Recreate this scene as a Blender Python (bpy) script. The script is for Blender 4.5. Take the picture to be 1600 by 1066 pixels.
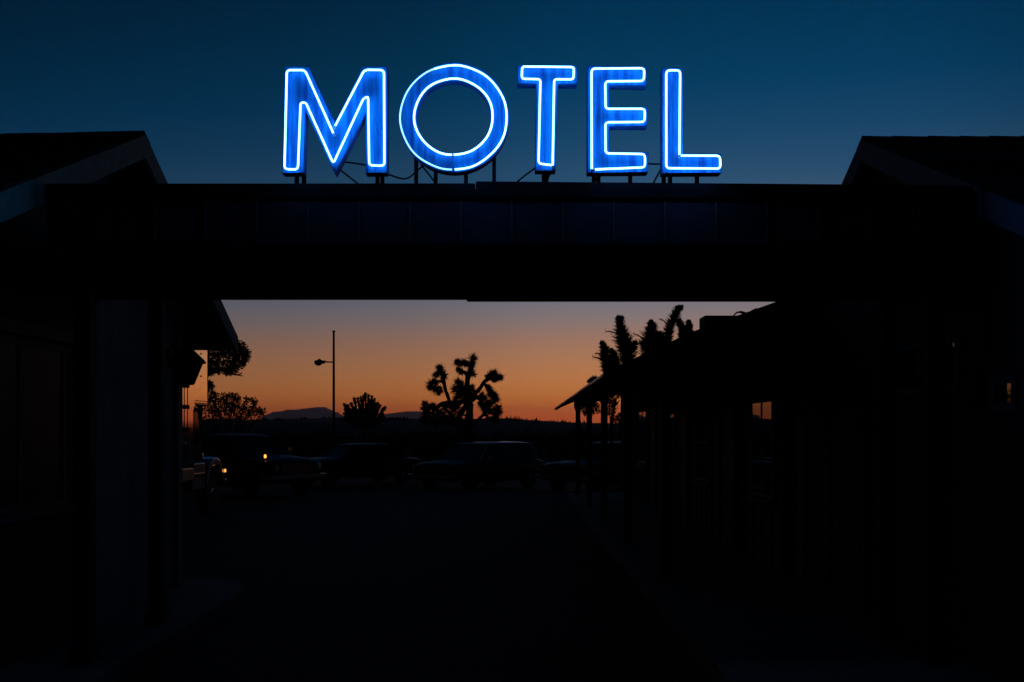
import bpy, bmesh, math, random
from mathutils import Vector, Matrix

random.seed(7)
for o in list(bpy.data.objects):
    bpy.data.objects.remove(o)
SC = bpy.context.scene
COL = SC.collection

# ---------------------------------------------------------------- camera
F = 1556.0            # focal length in photo pixels (35 mm on 36 mm)
VX, VY, EYE = 797.0, 672.0, 1.7
cam = bpy.data.cameras.new("camera")
cam.sensor_width = 36.0
cam.lens = 36.0 * F / 1600.0
cam.shift_x = (800.0 - VX) / 1600.0
cam.shift_y = (VY - 533.0) / 1600.0
cam.clip_end = 30000
camo = bpy.data.objects.new("camera", cam)
camo.location = (0, 0, EYE)
camo.rotation_euler = (math.radians(90), 0, 0)
COL.objects.link(camo)
SC.camera = camo

# ---------------------------------------------------------------- sky (dusk, sun already set a little right of the view axis)
def lin(c):
    return tuple(((v/255)/12.92 if v/255 <= .04045 else (((v/255)+.055)/1.055)**2.4) for v in c)

world = bpy.data.worlds.new("World")
SC.world = world
world.use_nodes = True
nt = world.node_tree
nt.nodes.clear()
N = nt.nodes.new
L = nt.links.new
out = N('ShaderNodeOutputWorld'); bg = N('ShaderNodeBackground')
tc = N('ShaderNodeTexCoord'); sep = N('ShaderNodeSeparateXYZ')
L(tc.outputs['Generated'], sep.inputs[0])
mr = N('ShaderNodeMapRange')
mr.inputs['From Min'].default_value = -0.02
mr.inputs['From Max'].default_value = 0.62
ramp = N('ShaderNodeValToRGB')
ramp.color_ramp.interpolation = 'EASE' if False else 'LINEAR'
SKY = [  # (z of the direction, colour towards the afterglow)
    (-.020, (170, 66, 24)), (.004, (214, 88, 28)), (.016, (226, 106, 38)), (.026, (226, 122, 50)), (.036, (220, 130, 62)), (.050, (208, 132, 76)),
    (.070, (188, 129, 90)), (.092, (164, 123, 104)), (.112, (137, 121, 120)), (.130, (117, 116, 126)),
    (.160, (90, 101, 121)), (.200, (66, 89, 115)), (.245, (39, 77, 109)), (.285, (20, 67, 102)), (.325, (3, 59, 96)),
    (.370, (0, 51, 85)), (.41, (0, 44, 75)), (.50, (0, 32, 58)), (.62, (0, 24, 46))]
def zpos(z): return (z + .02) / .64
cr = ramp.color_ramp
while len(cr.elements) > 1:
    cr.elements.remove(cr.elements[-1])
for i, (z, c) in enumerate(SKY):
    e = cr.elements[0] if i == 0 else cr.elements.new(zpos(z))
    e.position = zpos(z)
    e.color = (*lin(c), 1)
L(mr.outputs['Result'], ramp.inputs['Fac'])
AZ = math.radians(12)
def math_node(op, a, b):
    m_ = N('ShaderNodeMath'); m_.operation = op
    for k_, v in ((0, a), (1, b)):
        if isinstance(v, (int, float)): m_.inputs[k_].default_value = v
        else: L(v, m_.inputs[k_])
    return m_.outputs[0]
dot = N('ShaderNodeVectorMath'); dot.operation = 'DOT_PRODUCT'
dot.inputs[1].default_value = (math.sin(AZ), math.cos(AZ), 0)
L(tc.outputs['Generated'], dot.inputs[0])
# cosine of the azimuth away from the afterglow (eased off towards the zenith)
zz = sep.outputs['Z']
hlen = math_node('SQRT', math_node('MAXIMUM', math_node('SUBTRACT', 1.0, math_node('MULTIPLY', zz, zz)), .2), 0)
caz = math_node('DIVIDE', dot.outputs['Value'], hlen)
# the twilight arch sinks away from the sunset azimuth
zarch = math_node('MULTIPLY', zz, math_node('ADD', 1.0, math_node('MULTIPLY', math_node('SUBTRACT', 1.0, caz), .85)))
L(zarch, mr.inputs['Value'])
mr2 = N('ShaderNodeMapRange')
mr2.inputs['From Min'].default_value = -1
mr2.inputs['From Max'].default_value = 1
L(caz, mr2.inputs['Value'])
ramp2 = N('ShaderNodeValToRGB')
r2 = ramp2.color_ramp
AZR = [(-1, .042), (-.3, .05), (.0, .10), (.5, .28), (.777, .56), (.906, .70), (.951, .80), (.966, .88), (.985, 1.03), (1, 1.08)]
while len(r2.elements) > 1:
    r2.elements.remove(r2.elements[-1])
for i, (d, v) in enumerate(AZR):
    e = r2.elements[0] if i == 0 else r2.elements.new((d + 1) / 2)
    e.position = (d + 1) / 2
    e.color = (v, v, v, 1)
L(mr2.outputs['Result'], ramp2.inputs['Fac'])
mul = N('ShaderNodeMixRGB'); mul.blend_type = 'MULTIPLY'; mul.inputs['Fac'].default_value = 1
L(ramp.outputs['Color'], mul.inputs['Color1'])
L(ramp2.outputs['Color'], mul.inputs['Color2'])
L(mul.outputs['Color'], bg.inputs['Color'])
bg.inputs['Strength'].default_value = 1.0
L(bg.outputs[0], out.inputs['Surface'])
world.cycles.sampling_method = 'MANUAL'
world.cycles.sample_map_resolution = 512

SC.view_settings.view_transform = 'Standard'
SC.view_settings.look = 'None'
SC.view_settings.exposure = 0
SC.view_settings.gamma = 1
SC.cycles.max_bounces = 6
SC.cycles.sample_clamp_indirect = 2.0
HAZE = 1.6e-4

# ---------------------------------------------------------------- helpers
def P(px, py, Y):
    """photo pixel at depth Y -> world point"""
    return Vector(((px - VX) * Y / F, Y, EYE + (VY - py) * Y / F))

ORG = {}
def org(o):
    return ORG.get(o.name, Vector((0, 0, 0))) if o else Vector((0, 0, 0))

def tag(o, label=None, cat=None, group=None, kind=None):
    if label: o['label'] = label
    if cat: o['category'] = cat
    if group: o['group'] = group
    if kind: o['kind'] = kind
    return o

def thing(name, loc, label, cat, group=None, rz=0):
    o = bpy.data.objects.new(name, None)
    o.empty_display_size = .2
    COL.objects.link(o)
    o.location = loc
    o.rotation_euler = (0, 0, rz)
    ORG[o.name] = Vector(loc)
    return tag(o, label, cat, group)

class MB:
    def __init__(s): s.v = []; s.f = []
    def add(s, vs, fs):
        b = len(s.v)
        s.v += [Vector(v) for v in vs]
        s.f += [tuple(b + i for i in f) for f in fs]
        return s
    def box(s, c, d, rot=None):
        hx, hy, hz = d[0]/2, d[1]/2, d[2]/2
        vs = [Vector((x, y, z)) for x in (-hx, hx) for y in (-hy, hy) for z in (-hz, hz)]
        if rot is not None: vs = [rot @ v for v in vs]
        vs = [v + Vector(c) for v in vs]
        return s.add(vs, [(0,1,3,2), (4,6,7,5), (0,4,5,1), (2,3,7,6), (0,2,6,4), (1,5,7,3)])
    def bb(s, x0, x1, y0, y1, z0, z1):
        return s.box(((x0+x1)/2, (y0+y1)/2, (z0+z1)/2), (abs(x1-x0), abs(y1-y0), abs(z1-z0)))
    def bar(s, a, b, w, h, up=(0, 0, 1)):
        a, b = Vector(a), Vector(b)
        d = (b - a)
        ln = d.length
        d.normalize()
        u = Vector(up)
        if abs(d.dot(u)) > .98: u = Vector((0, 1, 0))
        r = d.cross(u).normalized()
        u = r.cross(d).normalized()
        M = Matrix((d, r, u)).transposed()
        return s.box((a+b)/2, (ln, w, h), M)
    def prism(s, poly, off):
        """polygon (world points, any plane) pushed by off"""
        n = len(poly)
        poly = [Vector(p) for p in poly]
        off = Vector(off)
        vs = poly + [p + off for p in poly]
        fs = [tuple(range(n))[::-1], tuple(range(n, 2*n))]
        fs += [(i, (i+1) % n, n + (i+1) % n, n + i) for i in range(n)]
        return s.add(vs, fs)
    def ring_prism(s, outer, inner, off):
        n = len(outer)
        off = Vector(off)
        vs = [Vector(p) for p in outer] + [Vector(p) for p in inner]
        vs += [v + off for v in vs]
        fs = []
        for i in range(n):
            j = (i+1) % n
            fs += [(i, j, n+j, n+i), (2*n+i, 3*n+i, 3*n+j, 2*n+j), (i, 2*n+i, 2*n+j, j), (n+i, n+j, 3*n+j, 3*n+i)]
        return s.add(vs, fs)
    def tube(s, pts, r, n=8, closed=False, caps=True):
        pts = [Vector(p) for p in pts]
        m = len(pts)
        rs = r if isinstance(r, (list, tuple)) else [r]*m
        rings = []
        prev = None
        for i in range(m):
            if closed: d = pts[(i+1) % m] - pts[i-1]
            else: d = pts[min(i+1, m-1)] - pts[max(i-1, 0)]
            d.normalize()
            if prev is None:
                u = Vector((0, 0, 1)) if abs(d.z) < .9 else Vector((0, 1, 0))
                u = (u - d*u.dot(d)).normalized()
            else:
                u = prev - d*prev.dot(d)
                u = u.normalized() if u.length > 1e-6 else prev
            prev = u
            w = d.cross(u)
            rings.append([pts[i] + (u*math.cos(2*math.pi*k/n) + w*math.sin(2*math.pi*k/n))*rs[i] for k in range(n)])
        vs = [v for q in rings for v in q]
        fs = []
        for i in range(m if closed else m-1):
            a, b = i*n, ((i+1) % m)*n
            fs += [(a+k, a+(k+1) % n, b+(k+1) % n, b+k) for k in range(n)]
        if not closed and caps:
            fs += [tuple(range(n))[::-1], tuple((m-1)*n + k for k in range(n))]
        return s.add(vs, fs)
    def lathe(s, prof, c, n=20, axis='Z'):
        """prof: (radius, height) list, closed with caps"""
        vs, fs = [], []
        for r, h in prof:
            for k in range(n):
                a = 2*math.pi*k/n
                if axis == 'Z': p = Vector((r*math.cos(a), r*math.sin(a), h))
                elif axis == 'Y': p = Vector((r*math.cos(a), h, r*math.sin(a)))
                else: p = Vector((h, r*math.cos(a), r*math.sin(a)))
                vs.append(p + Vector(c))
        for i in range(len(prof)-1):
            fs += [(i*n+k, i*n+(k+1) % n, (i+1)*n+(k+1) % n, (i+1)*n+k) for k in range(n)]
        fs += [tuple(range(n))[::-1], tuple((len(prof)-1)*n+k for k in range(n))]
        return s.add(vs, fs)
    def quad(s, a, b, c, d): return s.add([a, b, c, d], [(0, 1, 2, 3)])
    def blade(s, p, d, ln, w):
        """a narrow leaf: folded kite"""
        d = d.normalized()
        u = Vector((random.uniform(-1, 1), random.uniform(-1, 1), random.uniform(-1, 1)))
        u = (u - d*u.dot(d))
        u = u.normalized() if u.length > 1e-4 else Vector((1, 0, 0))
        w2 = d.cross(u)
        a = p + d*ln*.35
        return s.add([p, a + u*w/2, p + d*ln, a - u*w/2 + w2*w*.25], [(0, 1, 2), (0, 2, 3)])
    def build(s, name, mat, parent=None, smooth=False, bevel=0, seg=2):
        o0 = org(parent)
        me = bpy.data.meshes.new(name)
        me.from_pydata([v - o0 for v in s.v], [], s.f)
        bm = bmesh.new(); bm.from_mesh(me)
        bmesh.ops.recalc_face_normals(bm, faces=bm.faces)
        bm.to_mesh(me); bm.free()
        if smooth:
            for p in me.polygons: p.use_smooth = True
        me.materials.append(mat)
        o = bpy.data.objects.new(name, me)
        COL.objects.link(o)
        if parent: o.parent = parent
        ORG[o.name] = o0
        if bevel:
            b = o.modifiers.new('bevel', 'BEVEL')
            b.width = bevel; b.segments = seg; b.limit_method = 'ANGLE'; b.angle_limit = math.radians(40)
        return o

# ---------------------------------------------------------------- materials
def mat(name, col, rough=.8, metal=0, col2=None, scale=6, stretch=(1, 1, 1), bump=0, bscale=40, spec=.5, coat=0, detail=6):
    m = bpy.data.materials.new(name)
    m.use_nodes = True
    t = m.node_tree
    b = t.nodes['Principled BSDF']
    b.inputs['Roughness'].default_value = rough
    b.inputs['Metallic'].default_value = metal
    b.inputs['Specular IOR Level'].default_value = spec
    b.inputs['Coat Weight'].default_value = coat
    b.inputs['Base Color'].default_value = (*col, 1)
    tcn = t.nodes.new('ShaderNodeTexCoord')
    mp = t.nodes.new('ShaderNodeMapping')
    mp.inputs['Scale'].default_value = stretch
    t.links.new(tcn.outputs['Object'], mp.inputs[0])
    if col2 is not None:
        nz = t.nodes.new('ShaderNodeTexNoise')
        nz.inputs['Scale'].default_value = scale
        nz.inputs['Detail'].default_value = detail
        nz.inputs['Roughness'].default_value = .65
        t.links.new(mp.outputs[0], nz.inputs['Vector'])
        r = t.nodes.new('ShaderNodeValToRGB')
        r.color_ramp.elements[0].position = .35
        r.color_ramp.elements[1].position = .65
        r.color_ramp.elements[0].color = (*col2, 1)
        r.color_ramp.elements[1].color = (*col, 1)
        t.links.new(nz.outputs['Fac'], r.inputs['Fac'])
        t.links.new(r.outputs['Color'], b.inputs['Base Color'])
    if bump:
        nz2 = t.nodes.new('ShaderNodeTexNoise')
        nz2.inputs['Scale'].default_value = bscale
        nz2.inputs['Detail'].default_value = 5
        t.links.new(mp.outputs[0], nz2.inputs['Vector'])
        bp = t.nodes.new('ShaderNodeBump')
        bp.inputs['Strength'].default_value = bump
        bp.inputs['Distance'].default_value = .02
        t.links.new(nz2.outputs['Fac'], bp.inputs['Height'])
        t.links.new(bp.outputs[0], b.inputs['Normal'])
    return m

M_IOR = 2.1
def glow(name, col, strength=1):
    m = bpy.data.materials.new(name)
    m.use_nodes = True
    t = m.node_tree
    t.nodes.clear()
    e = t.nodes.new('ShaderNodeEmission')
    e.inputs['Color'].default_value = (*col, 1)
    e.inputs['Strength'].default_value = strength
    o = t.nodes.new('ShaderNodeOutputMaterial')
    t.links.new(e.outputs[0], o.inputs['Surface'])
    return m

M = dict(
    letter=mat('weathered_blue_paint', (.006, .34, .90), .6, 0, (.002, .085, .38), 8, (3.4, 3.4, .2), .25, 60, spec=.15),
    letter_side=mat('letter_can_paint', (.006, .20, .62), .6, 0, (.003, .09, .30), 8, (1, 1, 1), .2, 50, spec=.15),
    neon=glow('neon_tube_light', (.145, .42, 1.0), 8.3),
    neon_dim=glow('neon_tube_weak', (.16, .44, 1.0), 3.4),
    elec=mat('glass_electrode', (.4, .8, .95), .3),  # pale cyan base colour stands in for the glow at the tube ends
    steel=mat('black_steel', (.014, .014, .016), .75, 0, (.02, .014, .012), 20, spec=.15),
    cable=mat('black_cable', (.015, .015, .017), .6),
    fascia=mat('navy_painted_siding', (.05, .05, .11), .6, 0, (.032, .033, .075), 5, (1, 1, .3), .15, 30),
    cap=mat('dark_flashing_metal', (.012, .012, .022), .7, 0, (.008, .008, .014), 5, spec=.15),
    palecar=mat('pale_roof_paint', (.22, .23, .25), .25, 0, (.19, .20, .22), 3, spec=.5),  # lightened so the sky highlight sits in the roof colour
    wagonglass=mat('wagon_glass', (.02, .028, .036), .06, 0, spec=1.0),  # lighter blue base puts some sky reflection into the glass colour
    seam=mat('siding_seam', (.13, .14, .17), .5),
    soffit=mat('dark_soffit', (.05, .05, .055), .8, 0, (.03, .03, .03), 4),
    timber=mat('dark_stained_post', (.035, .03, .03), .8, 0, (.02, .018, .018), 10, (4, 4, .4), .3, 30),
    roof=mat('asphalt_shingles', (.05, .05, .055), .95, 0, (.025, .025, .03), 25, (1, 1, 1), .5, 120, spec=.2),
    barge=mat('weathered_green_board', (.15, .31, .29), .75, 0, (.10, .21, .195), 9, (1, 1, 1), .3, 40),
    barge2=mat('blue_grey_board', (.10, .15, .22), .75, 0, (.07, .11, .16), 9, (1, 1, 1), .3, 40),
    stucco=mat('pale_stucco', (.50, .50, .48), .9, 0, (.28, .28, .27), 2.2, (1.5, 1.5, .5), .5, 90, spec=.2),
    siding=mat('brown_siding', (.04, .035, .033), .8, 0, (.025, .022, .02), 8, (1, 4, .4), .3, 30),
    trim=mat('trim_paint', (.12, .12, .125), .7, 0, (.08, .08, .085), 9),
    glass=mat('dark_window_glass', (.004, .005, .006), .012, 0, spec=1.0),
    dustyglass=mat('dusty_window_glass', (.006, .007, .009), .5, 0, spec=.12),
    carglass=mat('car_glass', (.005, .006, .008), .08, 0, spec=.22),
    concrete=mat('worn_concrete', (.26, .25, .24), .85, 0, (.17, .165, .16), 3, (1, 1, 1), .4, 60, spec=.25),
    asphalt=mat('dusty_asphalt', (.06, .058, .055), .92, 0, (.038, .037, .035), .7, (1, 1, 1), .6, 45, spec=.2),
    sand=mat('desert_sand', (.12, .095, .07), .95, 0, (.07, .06, .045), .2, (1, 1, 1), .4, 8, spec=.1),
    rock=mat('mountain_rock', (.30, .29, .33), 1, 0, (.22, .21, .25), .002, (1, 1, 1), spec=0),
    leaf=mat('joshua_leaf', (.05, .06, .035), .8, 0, (.03, .035, .02), 3, spec=.2),
    bark=mat('joshua_bark', (.06, .048, .035), .95, 0, (.035, .03, .02), 12, spec=.1),
    twig=mat('dry_twig', (.08, .06, .045), .9),
    bush=mat('creosote_leaf', (.05, .05, .03), .85, 0, (.03, .032, .02), 3, spec=.15),
    alu=mat('brushed_aluminium', (.92, .90, .86), .07, 1, (.86, .84, .80), 3, (1, 1, 8), .008, 12),
    gutter=mat('grey_gutter_metal', (.20, .21, .24), .35, .7, (.14, .145, .17), 6),
    truckpaint=mat('truck_blue_paint', (.16, .20, .28), .25, 0, (.13, .17, .24), 4, coat=.6),
    white=mat('cream_paint', (.62, .58, .50), .3, 0, (.5, .46, .4), 5, coat=.5),
    chrome=mat('chrome', (.8, .8, .82), .12, 1),
    rubber=mat('rubber', (.02, .02, .02), .85, 0, (.012, .012, .012), 20),
    bluecar=mat('blue_car_paint', (.016, .026, .055), .42, 0, (.013, .022, .048), 3, spec=.16),
    greycar=mat('grey_car_paint', (.04, .045, .055), .42, 0, (.034, .04, .046), 3, spec=.16),
    tealcar=mat('teal_car_paint', (.018, .032, .042), .42, 0, (.015, .027, .036), 3, spec=.16),
    blackcar=mat('black_car_paint', (.006, .007, .008), .42, 0, (.005, .0055, .006), 3, spec=.16),
    lens=mat('headlight_lens', (.55, .55, .52), .12, 0, spec=.8),
    red=mat('tail_lens', (.25, .01, .01), .2),
    amber=glow('amber_lamp_light', (1.0, .36, .05), 2.4),
    lantern=mat('black_lantern_metal', (.012, .012, .012), .75, 0, spec=.1),
    lanternglass=mat('smoked_lantern_glass', (.02, .02, .02), .35),
    vinyl=mat('dark_door_paint', (.03, .025, .024), .7, 0, (.02, .018, .016), 5, spec=.2),
)

M['glass'].node_tree.nodes['Principled BSDF'].inputs['IOR'].default_value = M_IOR
def shingle_slope(mb, eave, ridge, width, courses=14, th=.09, step=.016, sag=0):
    """stepped roof slab: eave/ridge are start points, width the vector along the roof"""
    e, r, w = Vector(eave), Vector(ridge), Vector(width)
    d = r - e
    n = d.cross(w).normalized()
    if n.z < 0: n = -n
    prof = []
    for i in range(courses):
        a, b = i/courses, (i+1)/courses
        prof.append(e + d*a + n*step)
        prof.append(e + d*b + n*.002)
    prof.append(r - n*th)
    prof.append(e - n*th)
    cnt = 10
    m = len(prof)
    vs, fs = [], []
    for k in range(cnt+1):
        t = k/cnt
        for p in prof:
            vs.append(p + w*t + Vector((0, 0, -sag*t + random.uniform(-.004, .004))))
    for k in range(cnt):
        for i in range(m):
            j = (i+1) % m
            fs.append((k*m+i, k*m+j, (k+1)*m+j, (k+1)*m+i))
    fs += [tuple(range(m))[::-1], tuple(cnt*m+i for i in range(m))]
    mb.add(vs, fs)

# ---------------------------------------------------------------- ground, kerbed walks, hills
def hnoise(x, y):
    return (math.sin(x*.9+1.3*y)+math.sin(.53*x-.8*y+2)+math.sin(1.7*x+.4*y+.7)*.5)*.4
def ground_z(x, y):
    t = max(0.0, min(1.0, (y-24)/9))
    z = -.2*t*t*(3-2*t)
    if y > 40: z += .05*hnoise(x*.2, y*.2)
    return z
xs = [-5900, -3000, -1000, -400, -150, -70, -40, -25] + [x*1.5 for x in range(-12, 13)] + [25, 40, 70, 150, 400, 1000, 3000, 5900]
ys = [-300, -60, -15, -5] + [y*1.5 for y in range(0, 30)] + [48, 54, 60, 70, 80, 95, 120, 160, 220, 320, 600, 1200, 3000, 5750]
g = MB()
vs = [(x, y, ground_z(x, y)) for y in ys for x in xs]
nx = len(xs)
fs = [(j*nx+i, j*nx+i+1, (j+1)*nx+i+1, (j+1)*nx+i) for j in range(len(ys)-1) for i in range(nx-1)]
g.add(vs, fs)
tag(g.build('ground', M['sand'], smooth=True), kind='structure')
# driveway: asphalt sheet a few mm above the sand
a = MB()
ax = [-9, -6, -3.6, -2.4, -1, 0, 1, 1.6, 3.2, 5, 9, 14]
ay = [-6, 0, 3, 6, 9, 12, 15, 18, 21, 24, 25.5, 27, 28.5, 30, 31.5, 33, 36, 39]
vs = [(x + (0 if 0 < i < len(ax)-1 else .4*math.sin(y)), y, ground_z(x, y) + .012) for y in ay for i, x in enumerate(ax)]
fs = [(j*len(ax)+i, j*len(ax)+i+1, (j+1)*len(ax)+i+1, (j+1)*len(ax)+i) for j in range(len(ay)-1) for i in range(len(ax)-1)]
a.add(vs, fs)
tag(a.build('driveway', M['asphalt'], smooth=True), kind='structure')

w = MB()                      # left walk with a rounded end
poly = [(-5.6, 1.5), (-2.62, 1.5), (-2.60, 4), (-2.63, 6.6), (-2.58, 7.7), (-2.60, 9.0), (-2.60, 9.6), (-2.66, 9.95), (-2.85, 10.25), (-3.15, 10.38), (-5.6, 10.4)]
w.prism([(x, y, .0) for x, y in poly], (0, 0, .15))
tag(w.build('walkway', M['concrete'], bevel=.02), kind='structure')
w = MB()
w.bb(1.37, 5.5, 3.0, 24.6, 0, .15)
tag(w.build('walkway', M['concrete'], bevel=.02), kind='structure')

# low dark rise along the horizon
hl = MB()
n = 160
vs, fs = [], []
def rise_top(x):
    return 3.5 + .16*math.sin(x*.05+1) + .12*math.sin(x*.17) - .95*min(1, max(0, (x+2)/12))
for k in range(n+1):
    x = -220 + 440*k/n
    top = rise_top(x) + .06*random.random()
    vs += [(x, 120, -1), (x, 140, top*.7), (x, 160, top), (x, 200, top*.8), (x, 260, -1)]
for k in range(n):
    for i in range(4):
        fs.append((k*5+i, (k+1)*5+i, (k+1)*5+i+1, k*5+i+1))
hl.add(vs, fs)
tag(hl.build('desert_rise', M['bush'], smooth=True), kind='structure')

def mountain(profile, Y, depth):
    m = MB()
    vs, fs = [], []
    pts = []
    for i in range(len(profile)-1):
        (x0, y0), (x1, y1) = profile[i], profile[i+1]
        k = max(2, int(abs(x1-x0)/2.0))
        for j in range(k):
            t = j/k
            pts.append((x0+(x1-x0)*t, y0+(y1-y0)*t + (random.uniform(-.45, .45) if 0 < i else 0)))
    pts.append(profile[-1])
    rows = 8
    for (px, py) in pts:
        top = P(px, py, Y)
        for r in range(rows):
            t = r/(rows-1)
            z = top.z*math.sin(t*math.pi/2)**1.1
            vs.append((top.x*(1-(1-t)*depth/Y) + (random.uniform(-1, 1)*14 if r < rows-1 else 0), Y - depth*(1-t), z))
        vs.append((top.x, Y + depth, -5))
    R = rows+1
    for k in range(len(pts)-1):
        for i in range(R-1):
            fs.append((k*R+i, (k+1)*R+i, (k+1)*R+i+1, k*R+i+1))
    m.add(vs, fs)
    return tag(m.build('mountain', M['rock']), kind='structure')
mountain([(396, 662), (415, 649), (430, 644), (450, 641), (470, 639.5), (488, 637.5), (500, 636), (510, 637), (520, 642), (534, 649), (548, 655), (562, 662)], 4200, 900)
mountain([(570, 664), (590, 651), (604, 647), (622, 644.5), (640, 643), (662, 643), (690, 648), (720, 653), (760, 662)], 4700, 900)
mountain([(250, 664), (290, 658), (330, 654), (370, 654), (400, 660), (430, 664)], 4500, 900)

# ---------------------------------------------------------------- canopy over the driveway
CYF, CYB, CZ0, CZ1 = 6.2, 8.06, 2.86, 3.205
CX0, CX1 = -2.885, 2.875
can = thing('entrance_canopy', (0, 7.5, 0), 'wide flat dark canopy across the driveway under the blue neon letters', 'canopy')
m = MB(); m.bb(CX0+.02, CX1-.02, CYF+.03, CYB-.03, CZ0+.02, CZ1)
m.build('deck', M['soffit'], can)
m = MB(); m.bb(CX0, CX1, CYF, CYF+.028, CZ0, CZ1-.035)
m.build('fascia', M['fascia'], can)
PW = 79.7*CYF/F
k = -9
while True:
    x = (720-VX)*CYF/F + k*PW
    k += 1
    if x > CX1-.05: break
    if x > CX0+.05:
        m = MB()
        m.bb(x-.005, x+.005, CYF-.008, CYF-.0015, CZ0+.012+random.uniform(0, .01), CZ1-.085)
        m.build('panel_seam', M['seam'], can)
m = MB()
xs_ = (743-VX)*CYF/F
m.prism([(CX0-.004, CYF-.011, CZ1-.07), (xs_-.002, CYF-.011, CZ1-.068), (xs_-.002, CYF-.011, CZ1+.030), (CX0-.004, CYF-.011, CZ1+.028)], (0, .06, 0))
m.prism([(xs_+.002, CYF-.014, CZ1-.066), (CX1+.004, CYF-.014, CZ1-.075), (CX1+.004, CYF-.014, CZ1+.016), (xs_+.002, CYF-.014, CZ1+.042)], (0, .06, 0))
m.build('edge_cap', M['cap'], can, bevel=.008)
m = MB(); m.bb(-3.29, 3.04, CYB-.14, CYB, 2.752, CZ1)
m.build('rear_beam', M['soffit'], can)
m = MB()
xs2 = (730-VX)*CYB/F
m.bb(xs2, 3.03, CYB-.10, CYB+.006, 2.738, 2.7515)
m.build('beam_strip', M['soffit'], can)
for x in [-2.2, -1.1, 0, 1.1, 2.2]:
    m = MB(); m.bb(x-.03, x+.03, CYF+.05, CYB-.15, CZ0-.008, CZ0+.018)
    m.build('soffit_batten', M['soffit'], can)
for (x, y) in [(-2.845, 6.66), (-2.83, 7.98), (2.835, 6.66), (2.83, 7.48)]:
    m = MB(); m.bb(x-.055, x+.055, y-.055, y+.055, .15, 2.751 if y > 7.9 else CZ0+.019)
    m.bb(x-.075, x+.075, y-.075, y+.075, .15, .25)
    m.build('post', M['timber'], can, bevel=.008)

# ---------------------------------------------------------------- neon sign letters
YL, DEPTH = 6.14, .085
def q1(pts): return [(x/4+420, y/4+80) for x, y in pts]
def q2(pts): return [(x/4+780, y/4+80) for x, y in pts]

def rounded(pts, r=9, closed=False, seg=5):
    """pixel polyline with rounded corners"""
    n = len(pts)
    res = []
    for i, p in enumerate(pts):
        if not closed and i in (0, n-1):
            res.append(Vector((*p, 0))); continue
        a, b, c = Vector((*pts[i-1], 0)), Vector((*p, 0)), Vector((*pts[(i+1) % n], 0))
        d0, d1 = (a-b), (c-b)
        rr = min(r, d0.length*.45, d1.length*.45)
        s, e = b + d0.normalized()*rr, b + d1.normalized()*rr
        for k in range(seg+1):
            t = k/seg
            res.append(s*(1-t)**2 + b*2*t*(1-t) + e*t*t)
    return res
def px_wobble(p, k):
    return (p[0] + .35*math.sin(p[1]*.11+k), p[1] + .35*math.sin(p[0]*.13+k*2))

def letter(ch, outline, tubes, legs, label, hole=None):
    base = P(sum(x for x, _ in legs)/len(legs), 288, YL)
    t = thing('sign_letter', (base.x, YL+DEPTH+.015, CZ1), label, 'letter sign', 'letters of the neon sign')
    m = MB()
    if hole is None:
        m.prism([P(x, y, YL) for x, y in outline], (0, DEPTH, 0))
        fr = MB(); cx = None
    else:
        m.ring_prism([P(x, y, YL) for x, y in outline], [P(x, y, YL) for x, y in hole], (0, DEPTH, 0))
    body = m.build('letter_can', M['letter_side'], t, bevel=.004)
    # painted front sheet, set just proud of the can
    f = MB()
    if hole is None:
        f.prism([P(x, y, YL-.004) for x, y in inset(outline, 1.2)], (0, .0025, 0))
    else:
        f.ring_prism([P(x, y, YL-.004) for x, y in inset(outline, 1.2)], [P(x, y, YL-.004) for x, y in inset(hole, -1.2)], (0, .0025, 0))
    f.build('painted_face', M['letter'], t)
    for (pts, kind, r) in tubes:
        tb = MB()
        pts = [px_wobble((p[0], p[1]), len(t.name)+r*100) for p in pts]
        tb.tube([P(x, y, YL-.034) for x, y in pts], r, 8)
        to = tb.build('neon_tube', M['neon_dim' if kind == 3 else 'neon'], t, smooth=True)
        for k, j, skip in ((0, 1, 3), (-1, -2, 2)):
            if kind == skip: continue                   # the two outer ring tubes meet here
            el = MB()
            a, b = P(*pts[k], YL-.034), P(*pts[j], YL-.034)
            d = (a-b).normalized()
            el.tube([a, a + d*.008, a + d*.008 + Vector((0, .03, 0))], r*1.02, 8)
            el.build('electrode', M['elec'], to, smooth=True)
    for (x, ytop) in legs:
        q = P(x, ytop-7, YL + DEPTH)
        yl_ = YL + DEPTH + .0135
        lg = MB()
        lg.bb(q.x-.012, q.x+.012, yl_-.012, yl_+.012, CZ1-.002, q.z)
        lg.bb(q.x-.035, q.x+.035, yl_-.02, yl_+.03, CZ1+.0005, CZ1+.008)
        lg.build('mounting_leg', M['steel'], t)
    return t

def inset(poly, d):
    n = len(poly)
    area = sum(poly[i][0]*poly[(i+1) % n][1]-poly[(i+1) % n][0]*poly[i][1] for i in range(n))
    sg = 1 if area > 0 else -1
    res = []
    for i in range(n):
        a, b, c = Vector((*poly[i-1], 0)), Vector((*poly[i], 0)), Vector((*poly[(i+1) % n], 0))
        e0, e1 = (b-a).normalized(), (c-b).normalized()
        n0, n1 = Vector((-e0.y, e0.x, 0))*sg, Vector((-e1.y, e1.x, 0))*sg
        v = n0 + n1
        k = v.dot(n0)
        v = v/k if abs(k) > .25 else v.normalized()*2
        res.append((b.x + v.x*d, b.y + v.y*d))
    return res

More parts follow.
